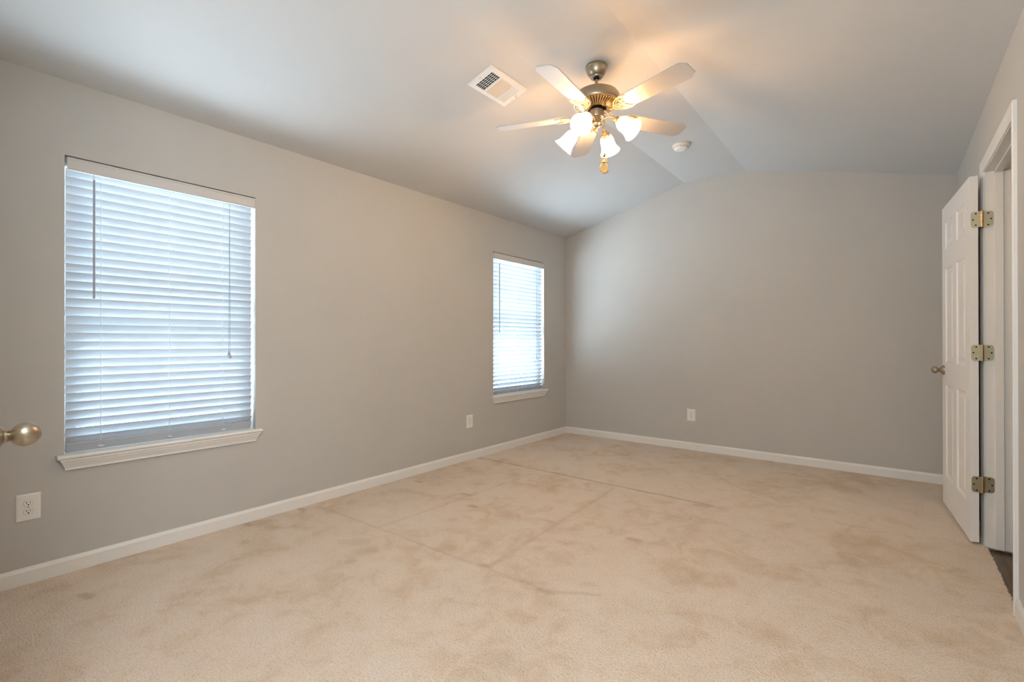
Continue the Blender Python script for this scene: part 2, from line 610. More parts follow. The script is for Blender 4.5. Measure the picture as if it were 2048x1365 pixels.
# ------------------------------------------------------------------ windows
def window(i, y0, y1, where):
    root = empty('window_%d' % i, (XL - 0.11, (y0 + y1) / 2, WZ0))
    tag(root, 'white vinyl double-hung window %s, covered by a blind' % where, 'window', kind='structure')
    inv = Matrix.Translation((-(XL - 0.11), -(y0 + y1) / 2, -WZ0))
    zm = 1.20
    def part(name, bm, mat, par=root, **k):
        bm.transform(inv)
        return obj(name, bm, mat, par, **k)
    b = bm_new()
    fx0, fx1, fw = XL - 0.138, XL - 0.074, 0.022
    box(b, fx0, fx1, y0, y0 + fw, WZ0, WZ1)
    box(b, fx0, fx1, y1 - fw, y1, WZ0, WZ1)
    box(b, fx0, fx1, y0 + fw, y1 - fw, WZ1 - fw, WZ1)
    box(b, fx0, fx1, y0 + fw, y1 - fw, WZ0, WZ0 + fw)
    part('window_frame', b, M['vinyl'], bevel=0.002)
    def sash(name, x0, x1, z0, z1):
        b = bm_new()
        a0, a1, s = y0 + fw, y1 - fw, 0.034
        box(b, x0, x1, a0, a0 + s, z0, z1)
        box(b, x0, x1, a1 - s, a1, z0, z1)
        box(b, x0, x1, a0 + s, a1 - s, z0, z0 + s)
        box(b, x0, x1, a0 + s, a1 - s, z1 - s, z1)
        sh = part(name, b, M['vinyl'], bevel=0.002)
        b = bm_new()
        xm = (x0 + x1) / 2
        box(b, xm - 0.002, xm + 0.002, a0 + s, a1 - s, z0 + s, z1 - s)
        part('pane', b, M['glass'], sh)
    sash('upper_sash', XL - 0.132, XL - 0.108, zm - 0.022, WZ1 - fw)
    sash('lower_sash', XL - 0.104, XL - 0.080, WZ0 + fw, zm + 0.022)
    # stool with horns, and the moulded apron under it
    b = bm_new()
    t = 0.021
    box(b, XL - 0.074, XL, y0, y1, WZ0 - t, WZ0 - 0.0005)
    n = 8
    pr = [(XL, WZ0 - t), (XL, WZ0)] + [(XL + 0.030 + 0.0105 * math.sin(PI * k / n), WZ0 - t / 2 + t / 2 * math.cos(PI * k / n)) for k in range(n + 1)]
    prism(b, pr, 'y', y0 - 0.030, y1 + 0.030)
    part('stool', b, M['trim'])
    b = bm_new()
    rows = [(0.036, 0.020, WZ0 - t), (0.036, 0.020, WZ0 - t - 0.008), (0.031, 0.015, WZ0 - t - 0.011), (0.027, 0.011, WZ0 - t - 0.022),
            (0.020, 0.005, WZ0 - t - 0.036), (0.015, 0.001, WZ0 - t - 0.046), (0.015, 0.0, WZ0 - t - 0.056), (0.011, -0.002, WZ0 - t - 0.058)]
    prev = None
    for dx, dy, z in rows:
        ring = [b.verts.new(p) for p in ((XL, y0 - dy, z), (XL + dx, y0 - dy, z), (XL + dx, y1 + dy, z), (XL, y1 + dy, z))]
        if prev:
            for k in range(4):
                b.faces.new([prev[k], prev[(k + 1) % 4], ring[(k + 1) % 4], ring[k]])
        else:
            b.faces.new(ring)
        prev = ring
    b.faces.new(prev[::-1])
    part('apron', b, M['trim'])
window(1, *WINS[0], 'nearest the camera on the left wall')
window(2, *WINS[1], 'near the far corner of the left wall')

# ------------------------------------------------------------------ blinds
XS = XL - 0.036                                  # slat centre line
SLAT, PITCH_S = 0.050, 0.0440
def blind(y0, y1, ladders, wand_y, wand_z, lift_y, lift_z, TILT, lbl):
    root = empty('window_blind', (XS, (y0 + y1) / 2, WZ0))
    tag(root, lbl, 'blind', group='white horizontal blinds in the two windows')
    inv = Matrix.Translation((-XS, -(y0 + y1) / 2, -WZ0))
    s0, s1 = y0 + 0.007, y1 - 0.014
    def part(name, bm, mat, par=root, **k):
        bm.transform(inv)
        return obj(name, bm, mat, par, **k)
    # headrail and its valance
    b = bm_new()
    box(b, XL - 0.060, XL - 0.012, y0 + 0.006, y1 - 0.006, WZ1 - 0.052, WZ1 - 0.006)
    hr = part('headrail', b, M['valance'], bevel=0.002)
    b = bm_new()
    v0, v1 = y0 + 0.010, y1 - 0.001
    prism(b, [(XL - 0.010, WZ1 - 0.070), (XL - 0.001, WZ1 - 0.070), (XL + 0.001, WZ1 - 0.062), (XL - 0.001, WZ1 - 0.056),
              (XL - 0.001, WZ1 - 0.020), (XL + 0.002, WZ1 - 0.014), (XL + 0.002, WZ1 - 0.007), (XL - 0.010, WZ1 - 0.007)], 'y', v0, v1)
    part('valance', b, M['valance'])
    # slats: bowed boards, room edge tilted up
    b = bm_new()
    z = WZ0 + 0.060
    k = 0
    ztop_ = WZ1 - 0.058
    zs = []
    while z < ztop_:
        zs.append(z)
        z += PITCH_S
    nseg = 6
    for z in zs:
        jt = TILT + R(random.uniform(-1.2, 1.2))
        pts_t, pts_b = [], []
        sag = random.uniform(-0.0006, 0.0006)
        for q in range(nseg + 1):
            u = (q / nseg - 0.5) * SLAT
            h = 0.0022 * (1 - (2 * u / SLAT) ** 2)
            for lst, hh in ((pts_t, h + 0.0013), (pts_b, h - 0.0013)):
                lst.append((XS + u * math.cos(jt) - hh * math.sin(jt), z + sag + u * math.sin(jt) + hh * math.cos(jt)))
        prism(b, pts_b + pts_t[::-1], 'y', s0 + random.uniform(-.001, .001), s1 + random.uniform(-.001, .001))
    part('slats', b, M['slat'], smooth=True, angle=50)
    # bottom rail, turned like the slats
    b = bm_new()
    zc = WZ0 + 0.0003 + 0.025 * math.sin(TILT) + 0.007 * math.cos(TILT)
    m = Matrix.Translation((XS, 0, zc)) @ Matrix.Rotation(-TILT, 4, 'Y')
    box(b, -0.025, 0.025, s0, s1, -0.007, 0.007, m)
    br = part('bottom_rail', b, M['slat'], bevel=0.003)
    for y in ladders:
        b = bm_new()
        box(b, XS + 0.006, XS + 0.022, y - 0.012, y + 0.012, zc - 0.010, zc - 0.004)
        part('cord_plug', b, M['plastic'], br, bevel=0.002)
    # ladder cords
    fx = XS + SLAT / 2 * math.cos(TILT) + 0.003
    for y in ladders:
        b = bm_new()
        pts = [(fx, y, WZ1 - 0.06)]
        for z in zs[::-1]:
            pts.append((fx + 0.0005, y + random.uniform(-.0008, .0008), z + SLAT / 2 * math.sin(TILT)))
            pts.append((fx - 0.004, y - 0.001, z + SLAT / 2 * math.sin(TILT) - 0.02))
        pts.append((fx - 0.002, y, zc))
        tube(b, pts, 0.0014, 6)
        part('ladder_cord', b, M['cord'])
    # tilt wand
    b = bm_new()
    wx = XL + 0.0005
    tube(b, [(wx, wand_y, wand_z[0]), (wx, wand_y, wand_z[1])], 0.0048, 6)
    w = part('tilt_wand', b, M['wand'])
    b = bm_new()
    tube(b, [(wx, wand_y, wand_z[0]), (wx, wand_y, wand_z[0] + 0.012), (wx - 0.004, wand_y, wand_z[0] + 0.024), (wx - 0.012, wand_y, wand_z[0] + 0.030)], 0.0022, 8)
    part('wand_hook', b, M['cord'], w)
    # lift cords with tassels
    for dy, dz in ((-0.004, 0.010), (0.004, -0.006)):
        b = bm_new()
        tube(b, [(fx + 0.006, lift_y, WZ1 - 0.072), (fx + 0.006, lift_y + dy * 0.5, (WZ1 + lift_z) / 2), (fx + 0.006, lift_y + dy, lift_z + dz)], 0.0013, 6)
        c = part('lift_cord', b, M['wand'])
        b = bm_new()
        lathe(b, [(0.0, 0.0), (0.0075, 0.003), (0.0075, 0.010), (0.004, 0.026), (0.002, 0.032), (0.0, 0.032)], 16,
              Matrix.Translation((fx + 0.006, lift_y + dy, lift_z + dz - 0.031)))
        part('tassel', b, M['wand'], c, smooth=True)
blind(*WINS[0], (0.597, 0.902, 1.181), 0.5655, (1.994, 1.378), 1.216, 1.085, R(66),
      'large white slatted blind in the window nearest the camera, left wall')
blind(*WINS[1], (3.822, 4.148, 4.440), 3.8235, (1.985, 1.249), 4.511, 0.980, R(51),
      'white slatted blind in the farther window, beside the room corner')

# ------------------------------------------------------------------ outlets
def outlet(loc, rotz, lbl):
    """cover plate in local x-z, facing local -y"""
    root = empty('wall_outlet', loc, rotz)
    tag(root, lbl, 'outlet', group='white duplex wall outlets')
    w, h = 0.043, 0.0635
    b = bm_new()
    rows = [(w, h, 0.0), (w, h, -0.002), (w - 0.004, h - 0.004, -0.0055), (w - 0.010, h - 0.010, -0.0062)]
    prev = None
    for a, c, y in rows:
        ring = [b.verts.new(q) for q in ((-a, y, -c), (a, y, -c), (a, y, c), (-a, y, c))]
        if prev:
            for k in range(4):
                b.faces.new([prev[k], prev[(k + 1) % 4], ring[(k + 1) % 4], ring[k]])
        prev = ring
    b.faces.new(prev)
    obj('cover_plate', b, M['plastic'], root)
    for s in (1, -1):
        zc = 0.0195 * s
        b = bm_new()
        pts = []
        for k in range(28):
            a = 2 * PI * k / 28
            x = 0.0172 * math.cos(a)
            z = max(-0.0143, min(0.0143, 0.0172 * math.sin(a)))
            pts.append((x, zc + z))
        prism(b, pts, 'y', -0.0060, -0.0078)
        rc = obj('receptacle', b, M['plastic'], root, bevel=0.0006, seg=1)
        b = bm_new()
        box(b, -0.0075, -0.0052, -0.0083, -0.0074, zc - 0.001, zc + 0.008)
        box(b, 0.0052, 0.0072, -0.0083, -0.0074, zc + 0.000, zc + 0.007)
        lathe(b, [(0, -0.0004), (0.0029, -0.0004), (0.0029, 0.0005), (0, 0.0005)], 14,
              Matrix.Translation((0, -0.0079, zc - 0.0070)) @ Matrix.Rotation(R(90), 4, 'X'))
        obj('slots', b, M['dark'], rc)
        b = bm_new()
        pr = [(p[0] * 1.06, zc + (p[1] - zc) * 1.06) for p in pts]
        prism(b, pr, 'y', -0.0058, -0.0064)
        obj('seam', b, M['hinge'], rc)
    b = bm_new()
    lathe(b, [(0, 0), (0.0032, 0), (0.0028, 0.0012), (0, 0.0016)], 16, Matrix.Translation((0, -0.0060, 0)) @ Matrix.Rotation(R(90), 4, 'X'))
    obj('screw', b, M['nickel'], root, smooth=True)
outlet((XL, 0.326, 0.3635), R(90), 'white duplex outlet on left wall under the near window, lower left')
outlet((XL, 3.367, 0.374), R(90), 'white duplex outlet on left wall just left of the far window')
outlet((-1.664, YB, 0.3695), 0, 'white duplex outlet low on the far back wall')

# ------------------------------------------------------------------ door pieces
def panel_leaf(W, H, T, rows):
    """six-panel moulded leaf; x along width (0..W), y thickness (0..T), z height (0..H)"""
    b = bm_new()
    st, ms = 0.112, 0.108
    pw = (W - 2 * st - ms) / 2
    xs = [0, st, st + pw, st + pw + ms, W - st, W]
    zs = [0]
    for a, c in rows:
        zs += [a, c]
    zs.append(H)
    for side in (0, 1):
        yf = 0.0 if side == 0 else T
        sg = 1 if side == 0 else -1
        for i in range(5):
            for j in range(len(zs) - 1):
                x0, x1, z0, z1 = xs[i], xs[i + 1], zs[j], zs[j + 1]
                if i in (1, 3) and j % 2 == 1:
                    rings = [(0, 0), (0.010, 0.0075), (0.018, 0.0085), (0.026, 0.0085), (0.050, 0.0020)]
                    prev = None
                    for inn, dep in rings:
                        y = yf + sg * dep
                        rg = [b.verts.new(q) for q in ((x0 + inn, y, z0 + inn), (x1 - inn, y, z0 + inn), (x1 - inn, y, z1 - inn), (x0 + inn, y, z1 - inn))]
                        if prev:
                            for k in range(4):
                                b.faces.new([prev[k], prev[(k + 1) % 4], rg[(k + 1) % 4], rg[k]])
                        prev = rg
                    b.faces.new(prev)
                else:
                    b.faces.new([b.verts.new(q) for q in ((x0, yf, z0), (x1, yf, z0), (x1, yf, z1), (x0, yf, z1))])
    for f in (((0, 0, 0), (0, T, 0), (0, T, H), (0, 0, H)), ((W, 0, 0), (W, T, 0), (W, T, H), (W, 0, H)),
              ((0, 0, 0), (W, 0, 0), (W, T, 0), (0, T, 0)), ((0, 0, H), (W, 0, H), (W, T, H), (0, T, H))):
        b.faces.new([b.verts.new(q) for q in f])
    bmesh.ops.remove_doubles(b, verts=b.verts, dist=1e-5)
    return b

def knob(parent, m, long=1.0):
    """egg knob; axis local +z from the door face"""
    b = bm_new()
    lathe(b, [(0, 0), (0.033, 0), (0.033, 0.004), (0.031, 0.008), (0.026, 0.014), (0.020, 0.019), (0.016, 0.022), (0, 0.022)], 40, m)
    rs = obj('rosette', b, M['nickel'], parent, smooth=True)
    b = bm_new()
    prof = [(0.0125, 0.012), (0.0125, 0.022), (0.0135, 0.026), (0.0105, 0.030)]
    n = 22
    a, c0, ln = 0.0250, 0.0290, 0.0410 * long
    for k in range(2, n):
        t = k / n
        u = 2 * t ** 0.92 - 1
        r = a * math.sqrt(max(0.0, 1 - u * u)) ** 1.05
        if t < 0.4 and r < 0.0105:
            continue
        prof.append((r, c0 + ln * t))
    prof.append((0, c0 + ln))
    lathe(b, [(0, 0.012)] + prof, 40, m)
    return obj('knob', b, M['nickel'], parent, smooth=True, angle=50)

ROWS = [(0.205, 0.835), (0.985, 1.630), (1.762, 1.948)]
# the open door on the right; leaf local x runs from the hinge edge outwards
LW, LT, LH = 0.8145, 0.0355, 2.063
P0 = Vector((0.3490, 3.713, 0.020))
ang = math.atan2(4.525 - 3.713, 0.2850 - 0.3490)
leaf_m = Matrix.Translation(P0) @ Matrix.Rotation(ang, 4, 'Z') @ Matrix.Diagonal((1, -1, 1, 1))
b = panel_leaf(LW, LH, LT, ROWS)
b.transform(Matrix.Diagonal((1, -1, 1, 1)))
door = obj('door_1', b, M['door'])
door.location = P0
door.rotation_euler = (0, 0, ang)
tag(door, 'white six-panel door on the right, open flat against the right wall', 'door', kind='structure')
bk = 0.060
knob(door, Matrix.Translation((LW - bk, 0.0, 0.930)) @ Matrix.Rotation(R(-90), 4, 'X'))
b = bm_new()
lathe(b, [(0, 0), (0.033, 0), (0.030, 0.006), (0.017, 0.010), (0, 0.012)], 32, Matrix.Translation((LW - bk, -LT, 0.930)) @ Matrix.Rotation(R(90), 4, 'X'))
obj('back_rosette', b, M['nickel'], door, smooth=True)

def rounded_rect(x0, x1, z0, z1, r, left):
    """plate outline rounded only on one side"""
    pts = []
    n = 6
    if left:
        pts += [(x1, z0), (x1, z1)]
        for k in range(n + 1):
            a = PI / 2 + PI / 2 * k / n
            pts.append((x0 + r + r * math.cos(a), z1 - r + r * math.sin(a)))
        for k in range(n + 1):
            a = PI + PI / 2 * k / n
            pts.append((x0 + r + r * math.cos(a), z0 + r + r * math.sin(a)))
    else:
        pts += [(x0, z1), (x0, z0)]
        for k in range(n + 1):
            a = -PI / 2 + PI / 2 * k / n
            pts.append((x1 - r + r * math.cos(a), z0 + r + r * math.sin(a)))
        for k in range(n + 1):
            a = PI / 2 * k / n
            pts.append((x1 - r + r * math.cos(a), z1 - r + r * math.sin(a)))
    return pts

trim1 = empty('trim_1', (XR, (DY0 + DY1) / 2, 0))
tag(trim1, 'white door frame and casing of the right doorway', 'door frame', kind='structure')
inv1 = Matrix.Translation((-XR, -(DY0 + DY1) / 2, 0))
def t1(name, bm, mat=None, par=trim1, **k):
    bm.transform(inv1)
    return obj(name, bm, mat or M['trim'], par, **k)
b = bm_new()
zb = -0.005
box(b, XR, XR + WI, DY1, DY1 + JT, zb, DZ + JT)
box(b, XR, XR + WI, DY0 - JT, DY0, zb, DZ + JT)
box(b, XR, XR + WI, DY0, DY1, DZ, DZ + JT)
t1('jamb', b)
b = bm_new()
sx0, sx1, sp = XR + 0.037, XR + 0.073, 0.011
box(b, sx0, sx1, DY1 - sp, DY1, zb, DZ)
box(b, sx0, sx1, DY0, DY0 + sp, zb, DZ)
box(b, sx0, sx1, DY0 + sp, DY1 - sp, DZ - sp, DZ)
t1('door_stop', b, bevel=0.002)
CW, CT, RV = 0.058, 0.0152, 0.005
def casing_prof():
    return [(0, 0), (0, 0.006), (0.004, 0.0085), (0.012, 0.0095), (0.020, 0.012), (0.034, 0.0135), (0.046, CT), (CW - 0.003, CT), (CW, CT - 0.003), (CW, 0)]
for xw, sg, hl in ((XR, -1, 0), (XR + WI, 1, 1)):
    # near side, head, far side, mitred at the corners
    zl = 0.0 if hl == 0 else -0.018
    pr = casing_prof()
    rings = [[(xw + sg * t, DY0 - RV - a_, zl) for a_, t in pr], [(xw + sg * t, DY0 - RV - a_, DZ + RV + a_) for a_, t in pr],
             [(xw + sg * t, DY1 + RV + a_, DZ + RV + a_) for a_, t in pr], [(xw + sg * t, DY1 + RV + a_, zl) for a_, t in pr]]
    for nm, A_, B_ in (('side_casing', rings[0], rings[1]), ('head_casing', rings[1], rings[2]), ('side_casing', rings[2], rings[3])):
        b = bm_new()
        va = [b.verts.new(q) for q in A_]
        vb = [b.verts.new(q) for q in B_]
        b.faces.new(va)
        b.faces.new(vb[::-1])
        for k in range(len(va)):
            j = (k + 1) % len(va)
            b.faces.new([va[k], vb[k], vb[j], va[j]])
        t1(nm, b)

# hinges: leaf on the door edge, leaf on the jamb, knuckle
PINX, PINY = 0.3985, 3.7225
inv_leaf = (Matrix.Translation(P0) @ Matrix.Rotation(ang, 4, 'Z')).inverted()
for zc in (1.836, 1.086, 0.3465):
    h2 = 0.0445
    b = bm_new()
    # plate on the door's hinge edge (plane y = 3.711)
    pts = rounded_rect(0.3535, PINX - 0.004, zc - h2, zc + h2, 0.0155, True)
    prism(b, pts, 'y', 3.7095, 3.7125)
    b.transform(inv_leaf)
    hg = obj('hinge', b, M['hinge'], door, smooth=True, angle=30)
    b = bm_new()
    ky = 3.7085
    cuts = (-h2, -0.0275, -0.0095, 0.0095, 0.0275, h2)
    prof = [(0, -h2 - 0.003), (0.003, -h2 - 0.003), (0.0045, -h2)]
    for q in range(5):
        prof += [(0.0066, cuts[q] + 0.0007), (0.0066, cuts[q + 1] - 0.0007), (0.0050, cuts[q + 1])]
    prof += [(0.003, h2 + 0.003), (0, h2 + 0.003)]
    lathe(b, prof, 20, Matrix.Translation((PINX, ky, zc)))
    b.transform(inv_leaf)
    obj('knuckle', b, M['iron'], hg, smooth=True, angle=30)
    for dx, dz in ((0.021, 0.0325), (0.0095, 0.0), (0.021, -0.0325)):
        b = bm_new()
        lathe(b, [(0, 0), (0.0042, 0), (0.0030, 0.0008), (0, 0.0008)], 12, Matrix.Translation((0.3535 + dx, 3.7096, zc + dz)) @ Matrix.Rotation(R(90), 4, 'X'))
        b.transform(inv_leaf)
        obj('screw', b, M['dark'], hg)
    b = bm_new()
    pts = rounded_rect(PINX + 0.004, 0.4480, zc - h2, zc + h2, 0.0155, False)
    prism(b, pts, 'y', DY1 - 0.0022, DY1 + 0.0005)
    box(b, PINX + 0.001, PINX + 0.008, PINY - 0.008, DY1 - 0.0005, zc - 0.009, zc + 0.009)
    jl = t1('hinge_plate', b, M['hinge'])
    for dx, dz in ((-0.021, 0.0325), (-0.0095, 0.0), (-0.021, -0.0325)):
        b = bm_new()
        lathe(b, [(0, 0), (0.0042, 0), (0.0030, 0.0008), (0, 0.0008)], 12, Matrix.Translation((0.4480 + dx, DY1 - 0.0021, zc + dz)) @ Matrix.Rotation(R(90), 4, 'X'))
        t1('screw', b, M['dark'], jl)

# closet door beside the camera: only its knob reaches into the frame
b = panel_leaf(CX1 - CX0 - 0.006, 2.035, 0.035, [(0.205, 0.815), (0.965, 1.610), (1.740, 1.925)])
b.transform(Matrix.Rotation(PI, 4, 'Z'))
d2 = obj('door_2', b, M['door'])
d2.location = (CX1 - 0.003, YF + 0.004, 0.018)
tag(d2, 'white closet door at the left edge, its egg knob showing', 'door', kind='structure')
KX, KZ = -1.4235, 0.958
knob(d2, Matrix.Translation((KX - (CX1 - 0.003), 0.0, KZ - 0.018)) @ Matrix.Rotation(R(-90), 4, 'X'), 1.22)
trim2 = empty('trim_2', ((CX0 + CX1) / 2, YF, 0))
tag(trim2, 'white casing around the closet door by the left edge', 'door frame', kind='structure')
for x0, x1, z0, z1 in ((CX0 - 0.055, CX0, 0, CZ), (CX1, CX1 + 0.055, 0, CZ), (CX0 - 0.055, CX1 + 0.055, CZ, CZ + 0.055)):
    b = bm_new()
    box(b, x0 - (CX0 + CX1) / 2, x1 - (CX0 + CX1) / 2, 0, 0.008, z0, z1)
    obj('casing', b, M['trim'], trim2, bevel=0.002)

# ------------------------------------------------------------------ ceiling vent on the left slope
SLA = math.atan(sl)
vc = Vector((-1.971, 2.325, 0))
vc.z = ceil_z(vc.x)
vent = empty('ceiling_vent', vc)
vent.rotation_euler = (0, -SLA, 0)
tag(vent, 'white three-section air vent on the left ceiling slope beside the fan', 'vent')
# local x up-slope, y along the room, -z into the room
VW, VL = 0.1035, 0.181
b = bm_new()
secs = [(-0.140, -0.060), (-0.046, 0.066), (0.078, 0.135)]
vx = 0.070
ysb = [-VL] + [q for s in secs for q in s] + [VL]
def fr(x0, x1, y0, y1):
    box(b, x0, x1, y0, y1, -0.010, -0.004)
for k in range(len(ysb) - 1):
    y0, y1 = ysb[k], ysb[k + 1]
    if k % 2 == 0:
        fr(-VW + 0.008, VW - 0.008, max(y0, -VL + 0.008), min(y1, VL - 0.008))
    else:
        fr(-VW + 0.008, -vx, y0, y1)
        fr(vx, VW - 0.008, y0, y1)
# sloping rim
rim = [(-VW, -VL), (VW, -VL), (VW, VL), (-VW, VL)]
inn = [(-VW + 0.009, -VL + 0.009), (VW - 0.009, -VL + 0.009), (VW - 0.009, VL - 0.009), (-VW + 0.009, VL - 0.009)]
A = [b.verts.new((x, y, 0)) for x, y in rim]
A2 = [b.verts.new((x, y, -0.003)) for x, y in rim]
B = [b.verts.new((x, y, -0.010)) for x, y in inn]
for k in range(4):
    j = (k + 1) % 4
    b.faces.new([A[k], A[j], A2[j], A2[k]])
    b.faces.new([A2[k], A2[j], B[j], B[k]])
obj('frame', b, M['vent'], vent)
b = bm_new()
box(b, -0.090, 0.090, -0.160, 0.160, -0.0012, -0.0004)
obj('duct_backing', b, M['dark'], vent)
def vane(b, along, pos, y0, y1, x0, x1, tilt, w=0.011):
    if along == 'x':
        m = Matrix.Translation((0, pos, -0.0062)) @ Matrix.Rotation(tilt, 4, 'X')
        box(b, x0, x1, -w / 2, w / 2, -0.0005, 0.0005, m)
    else:
        m = Matrix.Translation((pos, 0, -0.0062)) @ Matrix.Rotation(tilt, 4, 'Y')
        box(b, -w / 2, w / 2, y0, y1, -0.0005, 0.0005, m)
b = bm_new()
for k in range(6):
    vane(b, 'x', secs[0][0] + 0.002 + k * 0.0152, 0, 0, -vx, vx, R(86), 0.005)
for k in range(1, 6):
    x = -vx + 2 * vx * k / 6
    box(b, x - 0.0012, x + 0.0012, secs[0][0], secs[0][1], -0.0055, -0.0045)
obj('louver_bank', b, M['vent'], vent)
b = bm_new()
for k in range(12):
    vane(b, 'y', -vx + 0.006 + k * 0.0117, secs[1][0], secs[1][1], 0, 0, R(-46), 0.0112)
obj('louver_bank', b, M['vent'], vent)
b = bm_new()
for k in range(5):
    vane(b, 'x', secs[2][0] + 0.006 + k * 0.0115, 0, 0, -vx, vx, R(-22), 0.0105)
obj('louver_bank', b, M['vent'], vent)
b = bm_new()
box(b, 0.012, 0.036, 0.150, 0.153, -0.0104, -0.0095)
tube(b, [(0.024, 0.1515, -0.009), (0.024, 0.1515, -0.018), (0.020, 0.160, -0.024)], 0.0018, 8)
obj('damper_lever', b, M['hinge'], vent)
for y, x in ((-0.163, -0.01), (0.166, -0.02)):
    b = bm_new()
    lathe(b, [(0, 0), (0.0036, 0), (0.0028, -0.0015), (0, -0.002)], 14, Matrix.Translation((x, y, -0.0100)))
    obj('screw', b, M['hinge'], vent)

# ------------------------------------------------------------------ smoke detector
sd = empty('smoke_detector', (-1.419, 4.125, ZF))
tag(sd, 'round white smoke detector on the flat ceiling strip beyond the fan', 'smoke detector')
b = bm_new()
lathe(b, [(0, 0), (0.070, 0), (0.070, -0.010), (0.066, -0.012), (0, -0.012)], 48)
obj('mounting_base', b, M['plastic'], sd, smooth=True)
b = bm_new()
lathe(b, [(0, -0.012), (0.062, -0.012), (0.063, -0.022), (0.056, -0.034), (0.045, -0.040), (0.030, -0.041), (0.028, -0.039), (0.020, -0.039), (0.018, -0.041), (0, -0.042)], 48)
cv = obj('cover', b, M['plastic'], sd, smooth=True)
b = bm_new()
for k in range(20):
    m = Matrix.Rotation(2 * PI * k / 20, 4, 'Z')
    box(b, 0.0565, 0.0635, -0.004, 0.004, -0.0275, -0.0235, m)
obj('vent_slots', b, M['hinge'], cv)
b = bm_new()
lathe(b, [(0, 0), (0.007, 0), (0.006, -0.003), (0, -0.004)], 18, Matrix.Translation((0.034, 0.010, -0.0385)))
obj('test_button', b, M['hinge'], cv, smooth=True)

# ------------------------------------------------------------------ ceiling fan
FX, FY = -1.420, 2.617
fan = empty('ceiling_fan', (FX, FY, ZF))
tag(fan, 'five-blade ceiling fan with four lit bell shades on the flat ceiling', 'ceiling fan')
def zf(z):
    return z - ZF
def fl(name, prof, mat, par=fan, n=56, **k):
    b = bm_new()
    lathe(b, [(r, zf(z)) for r, z in prof], n)
    return obj(name, b, mat, par, smooth=True, **k)
can = fl('canopy', [(0, ZF), (0.066, ZF), (0.068, ZF - 0.004), (0.068, ZF - 0.012), (0.064, ZF - 0.016), (0.062, ZF - 0.028), (0.055, ZF - 0.048),
            (0.044, ZF - 0.062), (0.038, ZF - 0.066), (0.036, ZF - 0.072), (0.020, ZF - 0.073), (0.018, ZF - 0.066), (0, ZF - 0.066)], M['antique'])
fl('hanger_ball', [(0, ZF - 0.060), (0.017, ZF - 0.066), (0.019, ZF - 0.074), (0.014, ZF - 0.082), (0, ZF - 0.083)], M['dark'], can)
fl('downrod', [(0, ZF - 0.07), (0.0095, ZF - 0.07), (0.0095, 2.690), (0, 2.690)], M['antique'], n=24)
mh = fl('motor_housing', [(0, 2.703), (0.030, 2.703), (0.075, 2.700), (0.110, 2.692), (0.130, 2.680), (0.141, 2.664), (0.143, 2.640), (0.143, 2.624),
                          (0.140, 2.618), (0.134, 2.616), (0.130, 2.620), (0.060, 2.622), (0, 2.622)], M['antique'])
# ribbed underside ring
b = bm_new()
n = 44
for k in range(n):
    m = Matrix.Rotation(2 * PI * k / n, 4, 'Z')
    prism(b, [(0.062, zf(2.590)), (0.100, zf(2.601)), (0.128, zf(2.614)), (0.128, zf(2.621)), (0.062, zf(2.621))], 'y', -0.0042, 0.0042, m)
obj('cooling_fins', b, M['iron'], mh)
b = bm_new()
lathe(b, [(0.0, zf(2.612)), (0.128, zf(2.6165)), (0.128, zf(2.622)), (0, zf(2.622))], 48)
obj('fin_backing', b, M['hinge'], mh)
fl('flywheel', [(0, 2.612), (0.060, 2.612), (0.060, 2.596), (0.036, 2.592), (0.033, 2.566), (0, 2.566)], M['dark'])
sh = fl('switch_housing', [(0, 2.586), (0.036, 2.586), (0.044, 2.580), (0.0445, 2.545), (0.042, 2.538), (0.034, 2.536), (0.034, 2.530), (0.030, 2.528),
                      (0.029, 2.502), (0.031, 2.498), (0.029, 2.494), (0.024, 2.484), (0.014, 2.478), (0.006, 2.476), (0, 2.476)], M['antique'])
for a in (-8, 40, -60, -110):
    b = bm_new()
    ball(b, (0.0292 * math.cos(R(a)), 0.0292 * math.sin(R(a)), zf(2.512)), 0.0028)
    obj('set_screw', b, M['dark'], sh)

